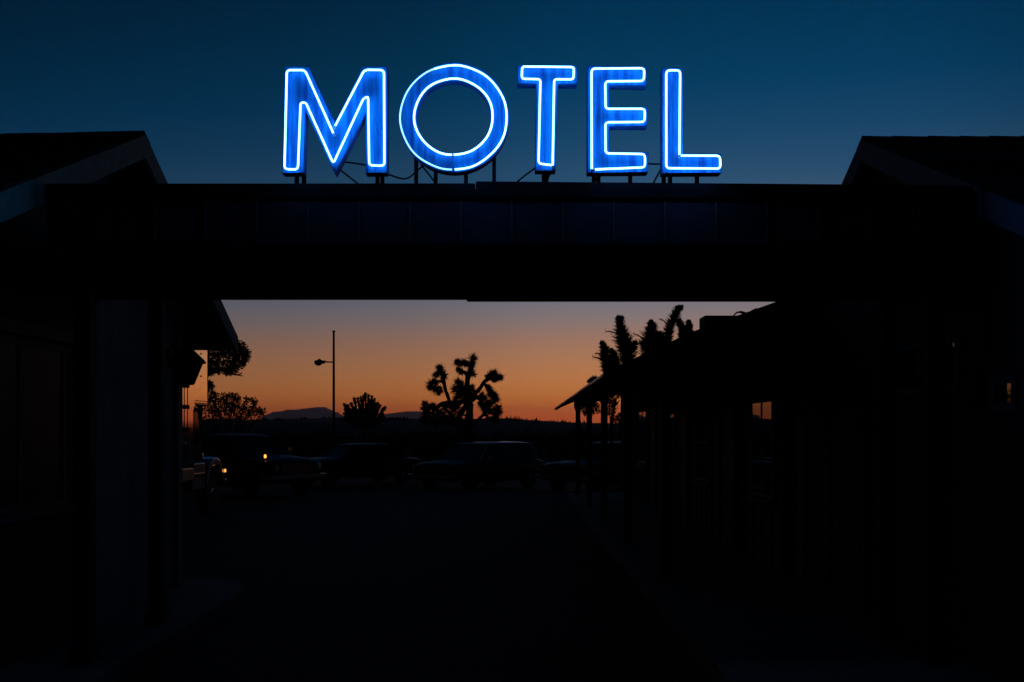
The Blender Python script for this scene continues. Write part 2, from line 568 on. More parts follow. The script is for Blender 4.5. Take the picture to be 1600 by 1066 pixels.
TR = .0060
mo = q1([(97, 93), (252, 95), (415, 446), (585, 95), (741, 95), (741, 764), (604, 766), (604, 395), (414, 772), (229, 372), (219, 764), (83, 766)])
mt = rounded(q1([(413, 468), (598, 118), (721, 118), (721, 716), (626, 716), (621, 285), (592, 296), (402, 702), (232, 322), (200, 322), (181, 738), (97, 738), (114, 118), (226, 118), (404, 514)]), 6)
letter('M', mo, [(mt, 0, TR)], [(463, 271), (474.5, 271), (589.5, 271), (597, 271)],
       'blue neon letter M, first letter of the MOTEL sign, on short legs on the canopy')
NN = 72
def circ(cx, cy, rx, ry, a0=0, a1=2*math.pi, n=NN, full=True):
    return [(cx+rx*math.sin(a0+(a1-a0)*k/n), cy+ry*math.cos(a0+(a1-a0)*k/n)) for k in range(n if full else n+1)]
oo = circ(709.5, 183.5, 86.2, 86.2)
oh = circ(709.0, 183.0, 57.8, 54.5+2.5)
g0 = .014
to1 = circ(708.6, 182.6, 61.4, 59.5, g0, 2*math.pi-.03, 96, False)
to2 = circ(708.6, 183.7, 83.3, 81.4, .02, math.pi*1.12, 60, True and False)
to3 = circ(708.6, 183.7, 83.3, 81.4, math.pi*1.12, 2*math.pi-.03, 60, False)
letter('O', oo, [(to1, 0, TR), (to2, 2, TR*.95), (to3, 3, TR*.8)], [(650, 232), (680.5, 262), (728, 266), (772, 236)],
       'round blue neon letter O with two ring tubes, between the M and the T', oh)
tt_ = q2([(113, 86), (490, 88), (488, 208), (368, 208), (353, 750), (223, 750), (231, 206), (112, 206)])
tb_ = rounded(q2([(334, 718), (345, 176), (466, 176), (466, 99), (142, 97), (142, 174), (259, 174), (247, 702), (328, 714)]), 5)
letter('T', tt_, [(tb_, 0, TR)], [(849.5, 269), (854, 269)],
       'blue neon letter T with a narrow stem, between the O and the E')
eo = q2([(552, 90), (925, 97), (922, 218), (688, 212), (688, 352), (928, 348), (926, 470), (688, 470), (688, 634), (934, 629), (931, 760), (550, 764)])
et = rounded(q2([(578, 737), (577, 108), (906, 108), (906, 188), (664, 190), (664, 362), (911, 362), (911, 444), (664, 446), (666, 640), (913, 645), (911, 728), (598, 738)]), 6)
letter('E', eo, [(et, 0, TR)], [(928, 269), (935.5, 269), (985, 268)],
       'blue neon letter E with three bars, next to the L on the canopy')
lo = q2([(1017, 103), (1150, 103), (1154, 640), (1388, 640), (1388, 764), (1017, 767)])
lt = rounded(q2([(1136, 653), (1382, 653), (1382, 733), (1044, 733), (1044, 121), (1131, 121), (1128, 650)]), 6)
letter('L', lo, [(lt, 0, TR)], [(1037.5, 270), (1047.5, 270), (1089.5, 269)],
       'blue neon letter L, last letter at the right end of the sign on the canopy')

def cable(pts, label, Y=YL+.10, r=.0055):
    m = MB()
    q = [P(x, y, Y) for x, y in pts]
    # smooth the run
    res = []
    for i in range(len(q)-1):
        p0, p1, p2, p3 = q[max(i-1, 0)], q[i], q[i+1], q[min(i+2, len(q)-1)]
        for k in range(6):
            t = k/6
            res.append(.5*((2*p1) + (p2-p0)*t + (2*p0-5*p1+4*p2-p3)*t*t + (3*p1-p0-3*p2+p3)*t**3))
    res.append(q[-1])
    m.tube(res, r, 6)
    tag(m.build('cable', M['cable'], smooth=True), label, 'cable', 'cables of the neon sign')
cable([(527, 253), (545, 254), (571, 258)], 'thin cable running level between the point and the right leg of the letter M')
cable([(526, 261), (541, 273), (560, 288)], 'thin cable slanting from the point of the letter M down to the canopy')
cable([(604, 271), (616, 276), (630, 279.5), (640, 277), (650, 268)], 'thin cable sagging between the letters M and O')
cable([(658, 258), (668, 270), (681, 287)], 'thin cable slanting from the foot of the letter O down to the right')
cable([(668, 256), (659, 261), (650, 269)], 'short cable from the underside of the letter O to its left leg')
cable([(836, 263), (822, 273), (806, 286)], 'thin cable slanting down to the left from the letter T to the canopy')
cable([(1012, 256), (1023, 256.5), (1036, 256)], 'thin cable running level between the letters E and L')
cable([(1034, 262), (1028, 273), (1020, 288)], 'thin cable slanting down to the left from the letter L to the canopy')
cable([(926, 272), (931, 279), (934, 288)], 'short cable curling beside the left legs of the letter E')
cable([(862, 270), (858, 275), (854, 288)], 'short cable dropping beside the stem of the letter T')

# ---------------------------------------------------------------- the two cabins with gables at the canopy ends
def cabin(s, Xg, Xw, ya, za, sf, sb, yf, yb, wf, wb, label, bmat, sag=0, wmat='stucco'):
    """s = -1 left / +1 right; gable end plane at s*Xg, ridge along X away from the drive"""
    LEN = 7.0
    t = thing('motel_cabin', (s*(Xw+LEN/2), (wf+wb)/2, 0), label, 'building')
    zf, zb = za - sf*(ya-yf), za - sb*(yb-ya)
    m = MB()
    prof = [(wf, 0), (wb, 0), (wb, za - sb*(wb-ya) - .16), (ya, za-.17), (wf, za - sf*(ya-wf) - .16)]
    m.prism([(s*Xw, y, z) for y, z in prof], (s*LEN, 0, 0))
    wall = m.build('wall', M[wmat], t)
    r = MB()
    wv = (s*(LEN+.6), 0, 0)
    shingle_slope(r, (s*(Xg+.012), yf, zf), (s*(Xg+.012), ya, za), wv, 13, sag=sag)
    shingle_slope(r, (s*(Xg+.012), yb, zb), (s*(Xg+.012), ya, za), wv, 13, sag=sag)
    x = Xg+.012
    while x < Xg+7:                                     # ridge cap shingles
        d = random.uniform(.24, .3)
        zc = za + .020 - sag*(x-Xg)/(LEN+.6) + random.uniform(-.002, .002)
        h = .13
        for (x_, dz) in ((x, .004),):
            r.prism([(s*x, ya-h, zc+dz-h*sf), (s*x, ya, zc+dz), (s*x, ya+h, zc+dz-h*sb), (s*x, ya+h, zc+dz-h*sb-.012), (s*x, ya, zc+dz-.012), (s*x, ya-h, zc+dz-h*sf-.012)], (s*(d+.02), 0, -.006))
        x += d
    r.build('roof', M['roof'], t)
    bd = .165
    for (y0, z0) in ((yf, zf), (yb, zb)):
        b = MB()
        b.prism([(s*Xg, y0, z0-.012), (s*Xg, ya, za-.012), (s*Xg, ya, za-.012-bd*1.1), (s*Xg, y0, z0-.012-bd*1.05)], (s*.035 if y0 < ya else s*.034, 0, 0))
        b.build('barge_board', bmat, t)
        e = MB()
        e.bb(s*(Xg+.05), s*(Xg+LEN), y0-.02 if y0 < ya else y0, y0 if y0 < ya else y0+.02, z0-.15, z0+.005)
        e.build('eave_board', bmat, t)
    return t

left = cabin(-1, 2.9, 3.3, 7.93, 4.06, .44, .505, 5.1, 10.62, 5.75, 9.92,
             'pale stucco motel cabin with a gabled shingle roof on the left of the driveway', M['barge'], sag=.16)
right = cabin(1, 2.905, 3.05, 8.25, 4.115, .434, .52, 5.1, 10.95, 5.75, 10.45,
              'dark motel cabin with a gabled shingle roof on the right of the driveway', M['barge2'], wmat='siding')

def window(parent, s, X, y0, y1, z0, z1, mull=1, fr=.05, sill=True, pm='glass'):
    """window on a wall facing the drive (plane X, outward = -s)"""
    o = -s
    f = MB()
    d0, d1 = X, X + o*.018
    f.bb(d0, d1, y0-fr, y0, z0-fr, z1+fr); f.bb(d0, d1, y1, y1+fr, z0-fr, z1+fr)
    f.bb(d0, d1, y0, y1, z1, z1+fr); f.bb(d0, d1, y0, y1, z0-fr, z0)
    for k in range(mull):
        ym = y0 + (y1-y0)*(k+1)/(mull+1)
        f.bb(d0, X + o*.016, ym-.02, ym+.02, z0, z1)
    fo = f.build('window', M['trim'], parent)
    p = MB(); p.bb(X + o*.001, X + o*.010, y0, y1, z0, z1)
    p.build('pane', M[pm], fo)
    if sill:
        q = MB(); q.bb(X, X + o*.09, y0-fr-.04, y1+fr+.04, z0-fr-.045, z0-fr-.004)
        q.build('sill', M['trim'], fo)
    return fo
def door(parent, s, X, y0, y1, zt):
    o = -s
    f = MB()
    f.bb(X, X+o*.05, y0-.08, y0, .15, zt+.08); f.bb(X, X+o*.05, y1, y1+.08, .15, zt+.08); f.bb(X, X+o*.05, y0, y1, zt, zt+.08)
    f.bb(X+o*.001, X+o*.02, y0, y1, .15, zt)
    for (a, b) in ((.3, 1.05), (1.2, zt-.15)):
        f.bb(X+o*.02, X+o*.028, y0+.12, y1-.12, a, b)
    fo = f.build('door', M['vinyl'], parent)
    h = MB(); h.lathe([(.012, 0), (.012, .04), (.03, .045), (.03, .07), (.012, .075)], (X+o*.02, y1-.08, 1.1), 12, 'X')
    h.build('handle', M['chrome'], fo, smooth=True)

# left cabin: header trim + window near the camera, plain wall behind the post
window(left, -1, -3.284, 6.02, 7.28, 1.2, 2.27, 1, pm='dustyglass')
m = MB(); m.bb(-3.283, -3.23, 5.78, 7.45, 2.335, 2.42)
m.build('header_trim', M['trim'], left)
m = MB(); m.prism([(-3.3, 5.76, 0), (-3.3, 7.85, 0), (-3.3, 7.85, 3.84), (-3.3, 5.76, 2.925)], (.016, 0, 0))
m.build('wall_cladding', M['siding'], left)
m = MB(); m.bb(-3.284, -3.262, 7.72, 7.852, .15, 2.75)
m.build('corner_trim', M['timber'], left)
m = MB(); m.bb(-3.3, -3.262, 9.79, 9.92, .15, 2.98)
m.build('corner_trim', M['barge'], left)
# right cabin
for (y0, y1) in ((5.97, 6.11),):
    window(right, 1, 3.05, 6.03, 6.24, 1.862, 1.985, 0, sill=False)
door(right, 1, 3.05, 8.5, 9.4, 2.1)
window(right, 1, 3.05, 6.8, 8.0, 2.02, 2.3, 1, sill=False)
m = MB(); m.bb(3.015, 3.05, 10.25, 10.46, .15, 2.7)
m.build('corner_trim', M['trim'], right)

# carriage lantern on the left cabin
c = P(291, 572, 9.55)
ln = thing('carriage_lantern', (-3.3, c.y, c.z), 'big black carriage lantern under the left eave, in front of the truck', 'lantern')
cx = c.x
lz = lambda py: EYE + (VY-py)*9.55/F
lm = MB(); lm.lathe([(.02, lz(528)), (.035, lz(536)), (.06, lz(545)), (.175, lz(563)), (.195, lz(568)), (.16, lz(569))], (cx, c.y, 0), 6)
lm.build('lantern_cap', M['lantern'], ln)
lm = MB(); lm.lathe([(.148, lz(569)), (.07, lz(599)), (.078, lz(601.5))], (cx, c.y, 0), 6)
lm.build('lantern_glass', M['lanternglass'], ln)
lm = MB()
for k in range(6):
    a = 2*math.pi*k/6
    lm.bar((cx+.152*math.cos(a), c.y+.152*math.sin(a), lz(569)), (cx+.074*math.cos(a), c.y+.074*math.sin(a), lz(600)), .012, .012)
lm.build('lantern_frame', M['lantern'], ln)
lm = MB(); lm.tube([(-3.3, c.y, lz(555)), (cx-.05, c.y, lz(522)), (cx, c.y, lz(522)), (cx, c.y, lz(532))], .012, 8)
lm.bb(-3.3, -3.28, c.y-.05, c.y+.05, lz(562), lz(545))
lm.build('bracket', M['lantern'], ln)

# ---------------------------------------------------------------- long motel wing with a porch, right
WX = 2.91
wing = thing('motel_wing', (4.5, 17.5, 0), 'long dark motel wing with a post porch running away on the right', 'building')
m = MB(); m.bb(WX, 8.2, 10.7, 23.9, 0, 2.90)
wall = m.build('wall', M['siding'], wing)
m = MB()
y = 11.1
while y < 23.8:
    m.bb(WX-.018, WX-.0005, y-.02, y+.02, .15, 2.6); y += .405
m.build('wall_batten', M['siding'], wing)
YN, YF_ = 10.2, 24.6
# roof profile near / far (X, z)
near = [(1.036, 2.323), (1.875, 2.712), (2.66, 2.985), (3.6, 3.33), (5.2, 3.85), (7.5, 2.95), (9.3, 2.3)]
far = [(1.165, 2.272), (1.95, 2.60), (2.70, 2.86), (3.6, 3.18), (5.2, 3.68), (7.5, 2.85), (9.3, 2.25)]
m = MB()
cnt = 44
vs, fs = [], []
ring = len(near)*2
for k in range(cnt+1):
    t = k/cnt
    y = YN + (YF_-YN)*t
    pr = [Vector((n_[0]+(f_[0]-n_[0])*t, y, n_[1]+(f_[1]-n_[1])*t + random.uniform(-.006, .006))) for n_, f_ in zip(near, far)]
    vs += pr + [p - Vector((0, 0, .055)) for p in reversed(pr)]
for k in range(cnt):
    for i in range(ring):
        j = (i+1) % ring
        fs.append((k*ring+i, k*ring+j, (k+1)*ring+j, (k+1)*ring+i))
fs += [tuple(range(ring))[::-1], tuple(cnt*ring+i for i in range(ring))]
m.add(vs, fs)
roof = m.build('roof', M['roof'], wing)
for (prof, y) in ((near, 10.58), (far, 23.91)):
    m = MB()
    m.prism([(WX+.01, y, 2.9), (WX+.01, y, 2.98 if y < 15 else 2.87)] + [(x, y, z-.1) for x, z in prof[3:6]] + [(8.15, y, 2.59 if y < 15 else 2.52)], (0, .1, 0))
    m.build('gable_wall', M['siding'], wing)
g_ = MB()     # metal drip edge / gutter along the porch eave
gp = []
for k in range(41):
    t = k/40
    gp.append((near[0][0]+(far[0][0]-near[0][0])*t - .03, YN+.02+(YF_-YN-.04)*t, near[0][1]+(far[0][1]-near[0][1])*t - .05 + random.uniform(-.004, .004)))
g_.tube(gp, .038, 8)
g_.build('gutter', M['gutter'], wing, smooth=True)
for (y) in (10.5, 13.86, 17.25, 20.5, 23.9):
    m = MB(); s_ = .055
    m.bb(1.63-s_, 1.63+s_, y-s_, y+s_, .15, 2.252)
    m.prism([(1.63-.05-.05, y-.045, 2.25), (1.63-.05, y-.045, 2.14), (1.63+.05, y-.045, 2.14), (1.63+.10, y-.045, 2.25)], (0, .09, 0))
    m.build('post', M['timber'], wing)
m = MB(); m.bb(1.57, 1.69, 10.25, 24.5, 2.253, 2.40)
m.build('porch_beam', M['timber'], wing)
m = MB()
y = 10.5
while y < 24.5:
    m.bar((1.60, y, 2.44), (WX, y, 2.90), .04, .07); y += .61
m.build('rafter', M['timber'], wing)
for (y0, y1, z1, z0) in ((10.96, 11.86, 2.10, .98), (14.4, 15.5, 2.09, .98), (17.5, 18.7, 2.09, .98), (21.1, 22.3, 2.09, .98)):
    window(wing, 1, WX-.018, y0, y1, z0, z1, 1)
for y0 in (12.7, 16.1, 19.6):
    door(wing, 1, WX-.018, y0, y0+.88, 2.12)

# rooftop cooler with its bent duct
YA = 12.0
p1 = P(1101, 493, YA)
x0, zt = p1.x, p1.z
ac = thing('rooftop_cooler', (x0+.5, YA+.17, 2.85), 'square dark metal cooler box on the roof of the porch wing', 'air cooler')
m = MB(); m.bb(x0, x0+1.0, YA, YA+.345, 2.74, zt)
m.build('housing', M['fascia'] if False else M['soffit'], ac, bevel=.008)
m = MB()
for k in range(5):
    m.bb(x0+.12, x0+.55, YA-.012, YA-.001, 2.9+k*.03, 2.915+k*.03)
m.build('louvre', M['steel'], ac)
m = MB()
arc = [(1146, 495), (1148, 491), (1152, 488.3), (1157, 487.6), (1161, 488.8), (1165, 491), (1170, 493)]
m.tube([P(x, y, 11.6) for x, y in arc], [.008, .008, .01, .013, .017, .022, .026], 8)
m.build('duct', M['steel'], ac, smooth=True)
m = MB()
q = P(1177, 483.5, 10.7); q2_ = P(1184, 483.5, 10.7)
m.bb(q.x, q2_.x+.03, 10.6, 10.8, 2.85, q.z)
vt = m.build('roof_vent', M['steel'])
tag(vt, 'small flat vent on the roof of the porch wing', 'vent')

# ---------------------------------------------------------------- box truck beyond the left cabin
TX = -6.0
def ty(px): return F*TX/(px-VX)
def tz(py, px): return EYE + (VY-py)*ty(px)/F
truck = thing('box_truck', (TX-1.0, 17.5, ground_z(TX, 18)), 'old box truck with a polished metal body over its cab, parked beside the left cabin', 'truck')
yb0, ycut, yov, ynose = 13.6, ty(303), ty(325), ty(350)
zb, zov, ztop = .98, tz(633, 314), 3.55
m = MB()
m.prism([(TX, yb0, zb), (TX, ycut, zb), (TX, ycut, zov-.08), (TX, ycut+.08, zov), (TX, yov, zov), (TX, yov, ztop), (TX, yb0, ztop)], (-2.1, 0, 0))
box = m.build('cargo_box', M['alu'], truck, bevel=.015)
m = MB()
for (a, b) in (((yov-.012, zov), (yov-.012, ztop)), ((ycut+.06, zov+.03), (yov, zov+.03)), ((ycut-.01, zb), (ycut-.01, zov-.1))):
    m.bar((TX+.004, *a), (TX+.004, *b), .02, .008, up=(1, 0, 0))
k = 0
while k < 18:
    m.box((TX+.006, ycut+.1 + k*.05, zov+.075), (.01, .014, .014)); k += 1
for (px, py) in ((314, 553), (314, 588)):
    m.box((TX+.006, ty(px), tz(py, px)), (.012, .03, .03))
m.build('rivet_strip', M['steel'], box)
yd = ty(290.5)
m = MB()
m.tube([(TX+.03, yd, tz(598, 290)), (TX+.03, yd, tz(722, 290))], .009, 6)
m.build('door_rod', M['steel'], box)
for py in (603, 636, 671, 707):
    h = MB()
    zc = tz(py, 290)
    h.box((TX+.02, yd, zc), (.05, .16, .075)); h.box((TX+.03, yd-.13, zc), (.03, .12, .04))
    h.build('hinge', M['steel'], box, bevel=.006)
m = MB(); m.bb(TX-.03, TX+.012, ty(280)-1.5, ycut-.02, .76, .975)
m.build('skirt_panel', M['white'], truck, bevel=.01)
# cab
m = MB()
cabw = 1.75
cx0 = TX-.12
m.prism([(cx0, ycut-.3, .55), (cx0, ycut+.95, .55), (cx0, ycut+.95, 1.38), (cx0, ycut+.62, 2.14), (cx0, ycut-.3, 2.14)], (-cabw, 0, 0))
m.build('cab', M['lantern'], truck, bevel=.03)
m = MB()
m.prism([(cx0+.012, ycut+.05, 1.42), (cx0+.012, ycut+.80, 1.42), (cx0+.012, ycut+.55, 2.05), (cx0+.012, ycut+.05, 2.05)], (-.006, 0, 0))
m.prism([(cx0-.1, ycut+.965, 1.42), (cx0-cabw+.1, ycut+.965, 1.42), (cx0-cabw+.1, ycut+.66, 2.08), (cx0-.1, ycut+.66, 2.08)], (0, .006, .003))
m.build('cab_glass', M['carglass'], truck)
# bonnet, fender, nose
def loft(mb, secs):
    n = len(secs[0])
    vs = [p for s_ in secs for p in s_]
    fs = []
    for k in range(len(secs)-1):
        fs += [(k*n+i, k*n+(i+1) % n, (k+1)*n+(i+1) % n, (k+1)*n+i) for i in range(n)]
    fs += [tuple(range(n))[::-1], tuple((len(secs)-1)*n+i for i in range(n))]
    mb.add(vs, fs)
m = MB()
secs = []
for (y, zt_, hw) in ((ycut+.92, 1.40, .72), (ycut+1.3, 1.39, .70), (ycut+1.7, 1.34, .66), (ynose-.05, 1.24, .60), (ynose+.02, 1.12, .56)):
    xc = cx0 - cabw/2
    secs.append([Vector((xc+x, y, z)) for x, z in ((-hw, .6), (-hw, zt_-.14), (-hw*.86, zt_-.03), (0, zt_+.03), (hw*.86, zt_-.03), (hw, zt_-.14), (hw, .6))])
loft(m, secs)
m.build('bonnet', M['white'], truck, smooth=False, bevel=.02)
def fender(xo, w):
    mb = MB()
    prof = [(-.62, .62), (-.56, .82), (-.42, 1.0), (-.2, 1.12), (.05, 1.15), (.30, 1.09), (.50, .95), (.60, .78), (.62, .6), (.5, .6), (.42, .8), (.2, .95), (-.02, .99), (-.25, .95), (-.42, .82), (-.5, .62)]
    yc = ynose-.62
    mb.prism([(xo, yc+a_, b_) for a_, b_ in prof], (-w, 0, 0))
    return mb
fender(TX+.02, .42).build('fender', M['truckpaint'], truck, bevel=.03)
fender(cx0-cabw+.28, .42).build('fender', M['truckpaint'], truck, bevel=.03)
m = MB(); m.bb(TX-.36, TX-.02, ycut-.02, ynose-1.2, .55, 1.06)
m.build('side_panel', M['truckpaint'], truck, bevel=.02)
m = MB(); m.bb(TX-.02, TX+.02, ycut, ynose-1.22, .80, .86)
m.build('trim_strip', M['chrome'], truck)
m = MB(); m.bb(TX-2.0, TX+.02, ynose+.05, ynose+.15, .5, .68)
m.build('bumper', M['chrome'], truck, bevel=.03)
def wheel(parent, c, r, w, axis):
    t_ = MB(); t_.lathe([(r*.62, -w/2), (r*.93, -w/2), (r, -w*.35), (r, w*.35), (r*.93, w/2), (r*.62, w/2)], c, 22, axis)
    wo = t_.build('wheel', M['rubber'], parent, smooth=False)
    h_ = MB(); h_.lathe([(r*.6, -w*.42), (r*.6, w*.3), (r*.5, w*.42), (r*.22, w*.46), (r*.15, w*.52), (r*.05, w*.53)], c, 20, axis)
    h_.build('rim', M['chrome'], wo)
    return wo
for (x, y) in ((TX-.16, ynose-.62), (cx0-cabw+.1, ynose-.62), (TX-.18, 15.0), (TX-1.92, 15.0)):
    wheel(truck, (x, y, .44), .44, .22, 'X')
for x in (TX-.16, cx0-cabw+.14):
    m = MB(); m.lathe([(.1, ynose-.08), (.115, ynose+.02), (.1, ynose+.06), (.05, ynose+.075)], (x-.05, 0, .98), 16, 'Y')
    m.build('headlight', M['lens'], truck, smooth=True)
q = P(348.5, 735.5, ynose-.05)
m = MB(); m.lathe([(.008, -.034), (.015, -.028), (.018, 0), (.015, .028), (.008, .034)], (TX+.04, q.y, q.z), 10, 'Z')
m.build('marker_lamp', M['amber'], truck, smooth=True)
# ---------------------------------------------------------------- parked cars
def car(kind, paint, roofpaint, loc, heading, label, group='cars parked at the back of the lot', glass='carglass'):
    """front along local +X"""
    t = thing('parked_car', (0, 0, 0), label, 'car', group)
    wagon = kind == 'wagon'
    Ln = 2.35
    # lower body sections: x, half width, bottom, top(centre), shoulder z
    secs_ = [(-2.35, .78, .42, .80, .74), (-2.28, .86, .34, .88, .82), (-1.75, .90, .27, .92, .87), (-1.0, .92, .25, .94, .90), (0, .92, .24, .95, .91),
             (.75, .92, .25, .96, .92), (1.2, .91, .27, .95, .90), (1.9, .90, .30, .91, .86), (2.25, .87, .36, .86, .80), (2.35, .80, .42, .80, .74)]
    if wagon:
        secs_ = [(x, w_, b_, zt_ + (.03 if x < 0 else 0), zs + (.03 if x < 0 else 0)) for x, w_, b_, zt_, zs in secs_]
    m = MB()
    S = []
    for (x, hw, b_, zt_, zs) in secs_:
        pts = [(-hw*.86, b_), (-hw*.97, b_+.12), (-hw, (b_+zs)*.55), (-hw*.985, zs-.06), (-hw*.93, zs), (-hw*.5, zt_-.005), (0, zt_+.005)]
        pts += [(-a_, z) for a_, z in reversed(pts[:-1])]
        S.append([Vector((x, a_, z)) for a_, z in pts])
    loft(m, S)
    body = m.build('body', paint, t, smooth=True, bevel=.02)
    # greenhouse: bottom/top corner rails
    if wagon:
        xb = [1.02, .05, -.95, -1.75, -2.22]; xt = [.45, .02, -.93, -1.65, -2.0]; zr = 1.44
    else:
        xb = [.98, .0, -.92, -1.12, -1.68]; xt = [.42, -.02, -.80, -.92, -1.12]; zr = 1.36
    wb_, wt_, zbelt = .82, .64, .93
    rb = lambda i, s_: Vector((xb[i], s_*(wb_ if i < 4 else wb_*.97), zbelt))
    rt = lambda i, s_: Vector((xt[i], s_*(wt_ if 0 < i < 4 else wt_*.95), zr))
    r = MB()
    rs = []
    xa, xz = xt[0]+.06, xt[4]-.06
    for k in range(9):
        u = k/8
        x = xa + (xz-xa)*u
        e = 1 - abs(2*u-1)**4
        h0 = zr - .015
        hw = wt_*(.955 + .06*e)
        rs.append([Vector((x, y, z)) for y, z in ((-hw, h0), (-hw*.97, h0+.035*e+.012), (-hw*.55, h0+.06*e+.015), (0, h0+.07*e+.015), (hw*.55, h0+.06*e+.015), (hw*.97, h0+.035*e+.012), (hw, h0))])
    loft(r, rs)
    r.build('roof', roofpaint, t, smooth=True, bevel=.01)
    p = MB()
    for s_ in (-1, 1):
        for i in range(5):
            if not wagon and i == 3: continue
            p.bar(rb(i, s_), rt(i, s_), .05 if i in (1, 2, 3) else .06, .045)
        p.bar(rb(0, s_), rb(4, s_), .03, .03)
        p.bar(rt(0, s_), rt(4, s_), .03, .03)
    if not wagon:      # broad rear quarter
        pass
    p.build('pillar', roofpaint, t)
    def pane(name, q, off):
        c_ = sum(q, Vector())/4
        n_ = (q[1]-q[0]).cross(q[3]-q[0]).normalized()
        if n_.dot(off) < 0: n_ = -n_
        g0_ = MB(); g0_.prism([c_ + (v-c_)*.97 - n_*.014 for v in q], n_*.006)
        g0_.build(name, M[glass], t)
    pane('windscreen', [rb(0, -1), rb(0, 1), rt(0, 1), rt(0, -1)], Vector((1, 0, 0)))
    pane('rear_window', [rb(4, -1), rb(4, 1), rt(4, 1), rt(4, -1)], Vector((-1, 0, 0)))
    for s_ in (-1, 1):
        idx = [0, 1, 2, 3, 4] if wagon else [0, 1, 2, 4]
        for a_, b_ in zip(idx[:-1], idx[1:]):
            pane('side_window', [rb(a_, s_), rb(b_, s_), rt(b_, s_), rt(a_, s_)], Vector((0, s_, 0)))
        for x0_, x1_ in ((.95, 0.02), (-.02, -.95)):
            d = MB(); zz = .34
            yy = s_*.925
            d.bb(x1_+.01, x0_-.01, yy-.006, yy+.006, zz+.1, .80)
            do = d.build('door', paint, t)
            h = MB(); h.bb(x1_+.08, x1_+.24, yy, yy+s_*.03, .755, .78)
            h.build('handle', M['chrome'], do)
        tr = MB(); tr.bb(-2.15, 2.15, s_*.905, s_*.938, .60, .625)
        tr.build('trim_strip', M['chrome'], t)
    for x in (1.45, -1.40):
        for s_ in (-1, 1):
            wheel(t, (x, s_*.80, .33), .33, .19, 'Y')
    for x, s_ in ((2.36, 1), (-2.36, -1)):
        b2 = MB(); b2.bb(x-.04, x+.06, -.90, .90, .42, .53)
        b2.bb(x-.25, x+.05, -.94, -.88, .42, .53); b2.bb(x-.25, x+.05, .88, .94, .42, .53)
        b2.build('bumper', M['chrome'], t, bevel=.02)
    gr = MB()
    for k in range(6):
        gr.bb(2.335, 2.37, -.5, .5, .56+k*.035, .575+k*.035)
    gr.bb(2.33, 2.345, -.52, .52, .54, .77)
    gr.build('grille', M['chrome'], t)
    for s_ in (-1, 1):
        hd = MB(); hd.lathe([(.085, 2.30), (.095, 2.36), (.07, 2.385), (.03, 2.39)], (0, s_*.66, .67), 16, 'X')
        hd.build('headlight', M['lens'], t, smooth=True)
        tl = MB(); tl.bb(-2.38, -2.33, s_*.55, s_*.80, .60, .70)
        tl.build('taillight', M['red'], t)
    mi = MB(); mi.tube([(.72, .88, .95), (.74, .98, 1.02)], .012, 6); mi.box((.74, 1.0, 1.05), (.04, .13, .09))
    mi.build('mirror', M['chrome'], t)
    t.location = loc
    t.rotation_euler = (0, 0, heading)
    return t
def place(px, Y): return ((px-VX)*Y/F, Y, ground_z((px-VX)*Y/F, Y)+.012)
H = math.radians
car('sedan', M['bluecar'], M['bluecar'], place(556, 35), H(180+38), 'low dark blue sedan parked at the back of the lot below the small round tree')
car('wagon', M['greycar'], M['palecar'], place(752, 32), H(180+50), 'station wagon, roof lightened for sky sheen, parked at the back below the big Joshua tree', glass='wagonglass')
car('wagon', M['tealcar'], M['tealcar'], place(950, 31), H(180+47), 'station wagon parked at the back of the lot, seen behind the porch posts')
c4 = car('sedan', M['blackcar'], M['blackcar'], place(379, 27), H(-40), 'black car with a glowing amber fender lamp, next to the truck')
c4.scale = (1, 1, 1.15)
m = MB(); m.lathe([(.012, -.04), (.026, -.034), (.032, 0), (.026, .034), (.012, .04)], (2.02, -.74, .935), 12, 'Z')
m.build('marker_lamp', M['amber'], c4, smooth=True)

# ---------------------------------------------------------------- street lamp
YS = 40.0
b0 = P(521.5, 672, YS)
z0 = ground_z(b0.x, YS)
lamp = thing('street_lamp', (b0.x, YS, z0), 'tall thin street lamp pole with one unlit lamp on a short arm', 'street lamp')
zt = P(521, 518, YS).z
m = MB(); m.tube([(b0.x, YS, z0), (b0.x, YS, z0+2), (b0.x, YS, zt)], [.062, .055, .042], 10)
m.tube([(b0.x, YS, zt-.02), (b0.x, YS, zt+.03)], .06, 10)
m.build('pole', M['steel'], lamp, smooth=True)
pa, pb = P(520, 566, YS), P(505, 565.5, YS)
m = MB(); m.tube([pa, pb], .028, 8)
m.tube([P(508, 563.5, YS), P(505.5, 568.5, YS)], .035, 8)
m.build('arm', M['steel'], lamp)
h0, h1 = P(491.5, 570, YS), P(501, 561.5, YS)
m = MB()
prof = [(491, 563.5), (496, 562.5), (496.5, 560.8), (500, 560.8), (500.5, 562.5), (505.5, 563.5), (503, 567), (500.5, 569.5), (492.5, 569.8), (491, 568)]
m.prism([P(x, y, YS-.13) for x, y in prof], (0, .26, 0))
hd = m.build('lamp_head', M['steel'], lamp, bevel=.02)
m = MB(); m.prism([P(x, y, YS-.10) for x, y in ((493, 569.9), (500, 569.7), (499, 571), (494, 571))], (0, .2, 0))
m.build('lens', M['lanternglass'], hd)

